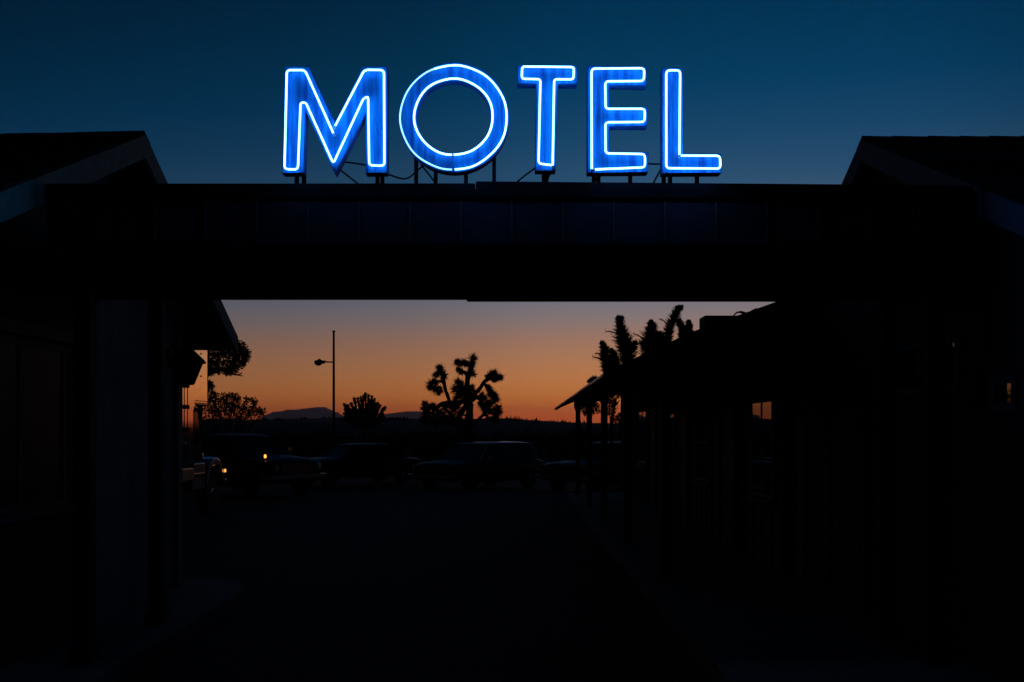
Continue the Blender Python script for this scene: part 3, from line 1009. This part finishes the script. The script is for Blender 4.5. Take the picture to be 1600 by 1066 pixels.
# ---------------------------------------------------------------- Joshua trees
def spikes(mb, axis, radii, n, ln, w=.022, up=.55):
    """spiky leaf sleeve round a polyline"""
    seg = []
    tot = 0
    for i in range(len(axis)-1):
        d = (axis[i+1]-axis[i]).length
        seg.append((tot, d)); tot += d
    for _ in range(n):
        s_ = random.random()*tot
        i = max(k for k in range(len(seg)) if seg[k][0] <= s_)
        t = (s_-seg[i][0])/max(seg[i][1], 1e-6)
        p = axis[i].lerp(axis[i+1], t)
        d = (axis[i+1]-axis[i]).normalized()
        rr = radii[i]+(radii[i+1]-radii[i])*t
        u = Vector((random.gauss(0, 1), random.gauss(0, 1), random.gauss(0, 1)))
        u = u - d*u.dot(d)
        u.normalize()
        k = random.uniform(.25, 1.0)
        dr = (u*(1-.3*k) + d*random.uniform(up*.2, up*1.5)).normalized()
        l_ = min(ln, rr*1.1+.02)*random.uniform(.7, 1.15)
        st = p + u*max(0, rr - l_*.85)*random.random()
        mb.blade(st, dr, l_, w)
def rosette(mb, p, d, r, n, w=.022):
    d = d.normalized()
    for _ in range(n):
        u = Vector((random.gauss(0, 1), random.gauss(0, 1), random.gauss(0, 1))).normalized()
        dr = (u + d*.45).normalized()
        mb.blade(p + u*r*.1, dr, r*random.uniform(.55, 1.25), w)

def smoothline(q, k=4):
    res = []
    for i in range(len(q)-1):
        p0, p1, p2, p3 = q[max(i-1, 0)], q[i], q[i+1], q[min(i+2, len(q)-1)]
        for j in range(k):
            t = j/k
            res.append(.5*((2*p1) + (p2-p0)*t + (2*p0-5*p1+4*p2-p3)*t*t + (3*p1-p0-3*p2+p3)*t**3))
    res.append(q[-1])
    return res

YJ = 41.0
def jz(x, y, d=0): return P(x/8.2+640, y/8.2+540, YJ+d)
pxm = YJ/F          # metres per photo pixel
base = P(733, 672, YJ); gz = ground_z(base.x, YJ)
jt = thing('joshua_tree', (base.x, YJ, gz), 'tall Joshua tree with several crooked spiky arms behind the station wagon', 'tree')
tr = MB(); lf = MB()
def limb(pts, r0, r1, d0=0, d1=0):
    q = [jz(x, y, d0+(d1-d0)*i/(len(pts)-1)) for i, (x, y) in enumerate(pts)]
    q = smoothline(q)
    n_ = len(q)
    tr.tube(q, [(r0+(r1-r0)*i/(n_-1))*pxm/8.2*random.uniform(.9, 1.12) for i in range(n_)], 8)
gpx = (672 + (EYE-gz)*F/YJ - 540)*8.2
limb([(750, gpx), (745, 1250), (750, 1050), (758, 950), (768, 860), (778, 740)], 62, 44)
limb([(778, 740), (752, 640), (738, 560), (740, 470), (748, 400), (770, 320), (795, 240), (812, 170)], 44, 22, 0, .2)
limb([(748, 400), (715, 350), (670, 325), (635, 300)], 26, 18, .1, -.2)
limb([(620, 1050), (640, 900), (690, 820), (725, 740), (735, 640)], 45, 26, .3, .2)
limb([(745, gpx), (690, 1180), (620, 1050)], 50, 45, 0, .3)
limb([(700, 700), (640, 735), (545, 735), (470, 738), (405, 750), (345, 805), (300, 850)], 36, 22, -.1, -.5)
limb([(520, 735), (485, 640), (458, 560), (440, 470), (425, 390), (395, 300)], 24, 20, -.2, .2)
limb([(450, 500), (410, 465), (360, 460), (320, 500)], 18, 16, 0, -.2)
limb([(790, 680), (860, 600), (915, 530), (955, 465), (1010, 430), (1060, 390)], 28, 22, 0, -.3)
limb([(1010, 430), (1080, 420), (1150, 412)], 18, 16, -.2, -.4)
limb([(950, 480), (990, 530), (1025, 590), (1060, 660), (1095, 700)], 22, 18, -.2, .2)
limb([(790, 700), (855, 660), (905, 690), (950, 760), (1010, 840), (1080, 870), (1140, 830)], 34, 20, .1, .4)
limb([(1080, 870), (1110, 910), (1112, 985)], 22, 18, .3, .3)
limb([(800, 1010), (870, 965), (925, 905), (968, 885), (1010, 930), (1060, 990)], 24, 16, -.4, -.6)
limb([(620, 1050), (560, 940), (500, 850), (430, 800)], 30, 18, .3, .6)
limb([(720, 900), (680, 885), (640, 880)], 14, 12, .1, .3)
limb([(735, 620), (690, 570), (640, 490)], 24, 16, .2, .5)
limb([(760, 640), (790, 570), (800, 520)], 18, 14, .1, -.2)
HEADS = [  # x, y, radius in zoom pixels, depth, growth direction
    (812, 165, 58, .2, (.3, 1)), (800, 235, 52, .2, (.3, 1)), (785, 300, 50, .15, (.2, 1)), (800, 370, 52, .1, (.3, .8)), (765, 375, 48, .1, (0, 1)),
    (640, 235, 62, -.2, (-.6, .7)), (690, 235, 58, -.1, (0, 1)), (632, 310, 40, -.2, (-1, 0)), (670, 340, 40, -.1, (-.4, -.6)), (725, 240, 45, 0, (.2, 1)), (605, 215, 35, -.2, (-.5, 1)),
    (372, 285, 40, .2, (0, 1)), (395, 300, 50, .2, (.2, 1)), (375, 360, 48, .1, (-.3, 1)), (338, 382, 44, .1, (-1, 0)), (430, 375, 58, .1, (.5, .7)), (425, 430, 46, .1, (.3, .5)),
    (300, 500, 72, -.2, (-.7, .5)), (330, 540, 72, -.2, (-.5, -.4)), (270, 530, 50, -.2, (-1, 0)), (385, 560, 55, -.1, (.3, -.6)), (370, 605, 34, -.1, (-.4, -1)), (315, 460, 40, -.2, (0, 1)),
    (625, 480, 60, .5, (-.4, 1)), (655, 510, 55, .4, (.3, 1)), (600, 560, 65, .4, (-1, .6)), (640, 620, 75, .4, (-.5, .5)), (700, 580, 70, .3, (0, 1)), (790, 545, 48, -.2, (.5, 1)), (800, 590, 50, -.2, (.8, .5)),
    (690, 650, 80, .2, (0, 1)), (620, 690, 70, .3, (-.6, .3)), (740, 680, 70, .1, (.3, 1)),
    (1045, 385, 62, -.3, (.2, 1)), (1080, 370, 55, -.3, (.4, 1)), (1010, 410, 45, -.3, (-.2, 1)), (1110, 415, 50, -.35, (1, .2)), (1155, 410, 46, -.4, (1, .1)), (1080, 440, 38, -.3, (.3, -.6)),
    (1010, 545, 46, -.1, (.3, 1)), (1025, 600, 58, 0, (.5, .5)), (1060, 650, 62, .1, (.5, .5)), (1095, 690, 55, .2, (1, 0)), (1085, 640, 48, .2, (.6, 1)), (1050, 720, 55, .2, (.3, -.5)),
    (930, 660, 60, .2, (0, 1)), (960, 720, 78, .3, (0, .5)), (1000, 780, 72, .3, (.2, .4)), (920, 740, 50, .3, (-.6, -.4)), (960, 800, 62, .35, (-.3, -.6)), (1010, 840, 55, .4, (0, -1)),
    (1080, 840, 52, .4, (.5, .6)), (1135, 800, 52, .4, (.4, 1)), (1150, 850, 42, .4, (1, 0)), (1110, 900, 52, .3, (0, -.3)), (1110, 960, 48, .3, (0, -1)),
    (195, 750, 42, -.5, (-.4, 1)), (205, 810, 55, -.5, (-1, .3)), (260, 805, 60, -.5, (-.2, 1)), (240, 870, 80, -.5, (-.6, 0)), (330, 850, 85, -.5, (0, .6)), (300, 780, 40, -.5, (.2, 1)),
    (400, 890, 85, -.4, (0, 0.3)), (320, 950, 100, -.4, (0, -.3)), (480, 950, 90, -.3, (0, 0)), (520, 780, 60, .2, (-.3, 1)), (450, 790, 50, .4, (-.4, 1)), (560, 860, 80, .3, (-.2, .5)), (600, 800, 70, .3, (0, 1)),
    (560, 960, 90, .2, (0, 0)), (660, 980, 70, .2, (0, 0)), (200, 960, 75, -.4, (-.6, -.3)),
]
for (x, y, r, d, g2) in HEADS:
    rosette(lf, jz(x, y, d + random.uniform(-.1, .1)), Vector((g2[0], random.uniform(-.3, .3), g2[1])), r*pxm/8.2*1.22, 150, .026)
    rosette(lf, jz(x, y, d), Vector((g2[0], random.uniform(-.3, .3), g2[1])), r*pxm/8.2*1.55, 34, .030)
tr.build('trunk', M['bark'], jt, smooth=True)
lf.build('crown', M['leaf'], jt)

# small round Joshua tree farther out
YK = 95.0
base = P(570, 672, YK); gz2 = ground_z(base.x, YK)
kt = thing('joshua_tree', (base.x, YK, gz2), 'small rounded Joshua tree right of the street lamp', 'tree')
tr = MB(); lf = MB()
def kz(x, y, d=0): return P(x/10+520, y/10+600, YK+d)
pk = YK/F/10
def klimb(pts, r0, r1, d1):
    q = smoothline([kz(x, y, d1*i/(len(pts)-1)) for i, (x, y) in enumerate(pts)], 3)
    tr.tube(q, [(r0+(r1-r0)*i/(len(q)-1))*pk for i in range(len(q))], 6)
gp2 = (672 + (EYE-gz2)*F/YK - 600)*10
klimb([(500, gp2), (500, 900), (500, 700)], 50, 45, 0)
TIPS = [(512, 160), (480, 190), (560, 185), (610, 205), (650, 245), (440, 215), (390, 230), (335, 235), (700, 305), (735, 340), (820, 370), (785, 390), (670, 310), (350, 290), (290, 310),
        (180, 325), (215, 345), (240, 340), (190, 400), (230, 420), (185, 465), (230, 470), (300, 400), (560, 260), (450, 260), (600, 300), (520, 320), (640, 380), (700, 420), (760, 440),
        (420, 330), (340, 370), (400, 420), (480, 420), (560, 400), (620, 440), (680, 470), (540, 470), (320, 450), (440, 480), (780, 470), (250, 490), (370, 490), (600, 500), (500, 520), (720, 500), (200, 520), (260, 550), (330, 560), (790, 520), (740, 560), (660, 560), (400, 560), (180, 560), (800, 560)]
for (x, y) in TIPS:
    d = random.uniform(-1, 1)*1.7*(1 - abs(x-500)/420)
    mx, my = 500+(x-500)*.6, 640-(640-y)*.35
    klimb([(500, 700), (mx, my+30), ((mx+x)/2+random.uniform(-8, 8), (my+y)/2+12), (x, y)], 18, 15, d)
    e = kz(x, y, d); s_ = kz(x-(x-mx)*.28, y+(my-y)*.32, d)
    spikes(lf, [s_, e], [32*pk, 28*pk], 110, 40*pk, .07, .8)
    rosette(lf, e, e-s_, 33*pk, 60, .07)
for _ in range(14):
    x, y = random.uniform(240, 760), random.uniform(400, 640)
    if (x-500)**2/300**2 + (640-y)**2/250**2 > 1: continue
    rosette(lf, kz(x, y, random.uniform(-1, 1)), Vector((0, 0, 1)), 30*pk, 46, .075)
tr.build('trunk', M['bark'], kt, smooth=True)
lf.build('crown', M['leaf'], kt)

# Joshua trees rising behind the wing roof
def roof_joshua(Y, trunkpx, axes, stalks, label, lobes=(), fat=1.2):
    base = P(trunkpx, 672, Y); gz_ = ground_z(base.x, Y)
    t = thing('joshua_tree', (base.x, Y, gz_), label, 'tree', 'Joshua trees behind the wing roof')
    tr, lf, tw = MB(), MB(), MB()
    pm = Y/F
    c_ = lambda x, y, d=0: P(x/8.2+920, y/8.2+470, Y+d)
    s8 = pm/8.2
    for pts, rad, d in axes:
        q = [c_(x, y, d) for x, y in pts]
        q = smoothline(q, 3)
        rr = []
        for i in range(len(q)):
            u = i/(len(q)-1)*(len(rad)-1)
            k_ = min(int(u), len(rad)-2)
            rr.append((rad[k_]+(rad[k_+1]-rad[k_])*(u-k_))*s8*fat)
        root = Vector((base.x, Y, gz_))
        join = Vector((base.x, Y, 2.6))
        tr.tube(smoothline([root, Vector((base.x+.01, Y, gz_+.8)), join, q[0], q[len(q)//2], q[-1]], 4), [.13, .125, .12, .12, .12, .115, .11, .11, .11, .10, .10, .10, .09, .09, .08, .08, .07, .06, .05, .04, .02][:21], 8)
        spikes(lf, q, rr, 900, .34, .03, .42)
        tr.tube(q, [max(.02, r_*.5) for r_ in rr], 8)
        rosette(lf, q[-1], q[-1]-q[-2], rr[-1]*1.2, 60, .03)
        spikes(lf, q, [r_*1.45 for r_ in rr], 200, .8, .036, .5)
    for (x, y, r, d) in lobes:
        rosette(lf, c_(x, y, d), Vector((random.uniform(-.4, .4), 0, 1)), r*s8*1.35, 150, .034)
    for (a_, b_) in stalks:
        A, B = c_(*a_), c_(*b_)
        tw.tube([A, A.lerp(B, .5)+Vector((0, 0, .02)), B], [.022, .018, .010], 6)
        for k in range(9):
            u = random.uniform(.45, 1)
            s_ = A.lerp(B, u)
            d_ = (B-A).normalized()*.3 + Vector((random.uniform(-.4, .4), random.uniform(-1, 1), random.choice((-1, 1))*random.uniform(.5, 1)))
            tw.blade(s_, d_, random.uniform(.06, .13), .016)
    tr.build('trunk', M['bark'], t, smooth=True)
    lf.build('crown', M['leaf'], t)
    if stalks: tw.build('flower_stalk', M['twig'], t)
roof_joshua(29.5, 977, [([(250, 960), (240, 800), (215, 680), (190, 570), (160, 525)], [70, 95, 70, 38, 14], 0), ([(330, 900), (345, 800), (320, 700), (285, 620)], [50, 60, 48, 14], .4)],
            [((170, 765), (45, 715)), ((185, 690), (80, 678))], 'leftmost spiky Joshua tree head behind the eave of the porch wing', [(78, 1010, 40, 0), (45, 1025, 40, 0), (14, 1044, 34, 0)], fat=1.02)
roof_joshua(28.0, 976, [([(520, 900), (500, 720), (455, 560), (415, 380), (392, 230)], [80, 112, 100, 66, 34], 0)],
            [((360, 420), (215, 393))], 'broad tapering Joshua tree head with a bare stalk on its left, behind the wing roof', [(375, 225, 30, 0), (425, 228, 28, 0), (560, 620, 60, 0), (585, 560, 45, .2)])
roof_joshua(30.0, 1012, [([(770, 800), (770, 640), (785, 480), (800, 370), (800, 290)], [80, 112, 92, 58, 32], 0), ([(930, 640), (920, 540), (895, 440)], [50, 62, 40], .3)],
            [((700, 490), (568, 418)), ((850, 400), (880, 390))], 'pointed Joshua tree head in the middle of the row behind the wing roof', [(795, 275, 30, 0), (835, 330, 32, 0), (700, 560, 55, 0), (910, 430, 40, .3)])
roof_joshua(30.5, 1050, [([(1010, 640), (1010, 480), (1035, 350), (1080, 240), (1130, 150), (1165, 95)], [60, 72, 66, 60, 52, 40], 0), ([(1190, 560), (1200, 440), (1185, 330), (1150, 250)], [50, 52, 45, 30], .3),
                         ([(1290, 520), (1288, 420), (1282, 330), (1278, 260)], [44, 50, 42, 20], .5)],
            [((1015, 305), (905, 228))], 'tallest leaning Joshua tree head next to the rooftop cooler', [(1132, 90, 22, 0), (1190, 85, 24, 0), (1230, 400, 60, .4), (1310, 330, 22, .5), (1280, 270, 22, .5)], fat=1.03)

# ---------------------------------------------------------------- leafy trees and shrubs
def leafy(name, Y, trunkpx, blobs, s, ox, oy, label, cat, leaf=.07, n=160, branches=(), tr_r=.08, wl=.35, group=None, m='bush', zbase=None):
    base = P(trunkpx, 672, Y); gz_ = ground_z(base.x, Y)
    t = thing(name, (base.x, Y, gz_), label, cat, group)
    tr, lf = MB(), MB()
    c_ = lambda x, y, d=0: P(x/s+ox, y/s+oy, Y+d)
    pm = Y/F/s
    root = Vector((base.x, Y, gz_))
    for br in branches:
        q = smoothline([root] + [c_(x, y, random.uniform(-.15, .15)) for x, y in br], 4)
        tr.tube(q, [tr_r*(1-.85*i/(len(q)-1)) for i in range(len(q))], 7)
    for (x, y, r) in blobs:
        c0 = c_(x, y, random.uniform(-.5, .5))
        R = r*pm
        if not branches:
            tr.tube(smoothline([root, root.lerp(c0, .5)+Vector((random.uniform(-.1, .1), 0, .1)), c0], 3), [.03, .027, .024, .02, .016, .012, .008], 5)
        cnt_ = int(n*(r/30)**1.2)
        for _ in range(cnt_):
            u = Vector((random.gauss(0, 1), random.gauss(0, 1), random.gauss(0, 1))).normalized()
            p = c0 + u*R*random.random()**.45
            lf.blade(p, (u + Vector((random.gauss(0, .7), random.gauss(0, .7), random.gauss(0, .7)))), leaf*random.uniform(.6, 1.2), leaf*wl)
        for _ in range(7):
            u = Vector((random.gauss(0, 1), random.gauss(0, 1), random.gauss(0, 1))).normalized()
            tr.tube([c0, c0 + u*R*.9], [.01, .004], 4, caps=False)
    tr.build('trunk', M['bark'], t, smooth=True)
    lf.build('crown' if cat == 'tree' else 'foliage', M[m], t)
    return t
# spreading tree behind the truck (zoom region [260,520,430,780], 4.1x)
leafy('desert_tree', 33.0, 311, [(285, 150, 55), (330, 120, 50), (380, 110, 48), (430, 95, 42), (470, 85, 32), (500, 120, 34), (510, 160, 24), (470, 145, 48), (420, 150, 46), (460, 195, 42), (400, 210, 40),
      (350, 185, 48), (300, 215, 42), (280, 250, 26), (430, 235, 30), (490, 190, 22), (270, 330, 30), (285, 355, 22), (340, 240, 26), (400, 245, 24), (250, 200, 50), (240, 120, 50), (390, 255, 20)], 4.1, 260, 520,
      'dark spreading tree overhanging the truck beside the left cabin', 'tree', .10, 170,
      [[(215, 500), (215, 330), (262, 265), (330, 232), (400, 225), (440, 160)], [(215, 500), (210, 300), (260, 190), (380, 120)], [(215, 500), (215, 340), (262, 275), (330, 240), (420, 262), (490, 278)], [(215, 500), (220, 330), (265, 268), (360, 236), (450, 270), (485, 255)],
       [(215, 500), (230, 400), (270, 350), (285, 310)]], .10, .45)
leafy('desert_shrub', 36.0, 345, [(290, 395, 22), (270, 420, 30), (300, 440, 36), (310, 395, 20), (350, 430, 38), (385, 410, 24), (410, 405, 20), (440, 410, 24), (455, 430, 24), (430, 445, 34), (390, 465, 44), (340, 480, 50), (290, 485, 50),
      (450, 470, 30), (410, 490, 40), (510, 425, 14), (525, 432, 12), (555, 435, 16), (570, 440, 12), (560, 460, 18), (505, 460, 18), (490, 490, 28), (530, 495, 22), (570, 500, 24), (600, 500, 18), (620, 505, 14), (450, 515, 40), (540, 520, 30), (600, 525, 24), (380, 530, 50), (300, 540, 55), (480, 545, 40), (240, 440, 50), (180, 430, 50), (110, 420, 55), (40, 440, 55), (200, 520, 55), (120, 520, 60), (60, 530, 55)],
      4.1, 260, 520, 'dark ragged shrub with open twiggy tops right of the truck', 'shrub', .10, 90, (), .06, .5)
# shrub and small tree seen between the porch posts (zoom region [880,580,1060,700], 8.88x)
leafy('desert_shrub', 30.0, 917, [(330, 540, 70), (290, 530, 50), (390, 500, 70), (450, 480, 52), (480, 540, 40), (350, 460, 70), (440, 420, 50), (400, 580, 30), (300, 590, 20)], 8.88, 880, 580,
      'shrub with feathery leaves seen between the first two porch posts', 'shrub', .075, 60, [[(385, 1000), (380, 700), (370, 560)]], .05, .4)
leafy('desert_shrub', 31.0, 953.5, [(660, 450, 80), (640, 380, 70), (690, 360, 55), (620, 520, 50), (700, 520, 46), (720, 440, 30), (670, 580, 36), (760, 345, 24), (700, 600, 18), (630, 590, 18)], 8.88, 880, 580,
      'narrow dark shrub with a forked stem seen under the porch roof', 'shrub', .075, 60, [[(660, 1000), (658, 690), (640, 600), (640, 450)], [(660, 1000), (660, 680), (690, 600), (700, 450)], [(690, 600), (760, 350), (790, 320)], [(690, 620), (755, 440), (790, 400)]], .045, .4)
leafy('desert_shrub', 33.0, 972, [(770, 640, 36), (790, 610, 26), (740, 660, 26), (720, 690, 24), (790, 680, 40), (930, 520, 14), (925, 600, 20)], 8.88, 880, 580,
      'low spiky shrub beside the thickest porch post', 'shrub', .10, 60, (), .04, .3)

# ---------------------------------------------------------------- scrub: creosote and brush carpeting the desert
sb = MB(); 
random.seed(21)
for i in range(900):
    Y = 50 + 88*random.random()**1.1
    x = random.uniform(-.62, .62)*Y
    R = random.uniform(.5, 1.0)*(1+.0015*Y)
    h = random.uniform(1.0, 1.75)*(1 + .006*(Y-50))
    z = ground_z(x, Y)
    for _ in range(46):
        u = Vector((random.gauss(0, .5)*R, random.gauss(0, .5)*R, 0))
        top = h*random.uniform(.5, 1)*max(.25, 1-(u.length/R)**2*.35)
        b_ = Vector((x, Y, z)) + u*.35
        e = Vector((x, Y, z+top)) + u*1.15
        sb.blade(b_.lerp(e, .35), (e-b_), (e-b_).length*.7, .10+.0012*Y)
    
# ragged tops on the far rise
for i in range(420):
    x = random.uniform(-110, 110); Y = random.uniform(152, 166)
    top = rise_top(x) - .25
    h = random.choice((.15, .2, .25, .35, .45, .6))*random.uniform(.7, 1.2)
    for _ in range(12):
        b_ = Vector((x+random.gauss(0, .35), Y+random.gauss(0, .3), top-.2))
        sb.blade(b_, Vector((random.gauss(0, .4), random.gauss(0, .3), 1)), h*random.uniform(.7, 1.2)+.3, .3)
tag(sb.build('scrub', M['bush']), 'dark desert scrub covering the flat ground out to the horizon', 'scrub', kind='stuff')

# ---------------------------------------------------------------- desert air: pale even haze that lifts the far mountains
hz = MB(); hz.bb(-6000, 6000, -800, 5800, -8, 130)
hm = bpy.data.materials.new('haze_air')
hm.use_nodes = True
ht = hm.node_tree
ht.nodes.clear()
pv = ht.nodes.new('ShaderNodeVolumePrincipled')
pv.inputs['Color'].default_value = (.86, .86, .95, 1)
pv.inputs['Anisotropy'].default_value = .6
pv.inputs['Density'].default_value = HAZE
ho = ht.nodes.new('ShaderNodeOutputMaterial')
ht.links.new(pv.outputs[0], ho.inputs['Volume'])
tag(hz.build('haze', hm), kind='stuff')
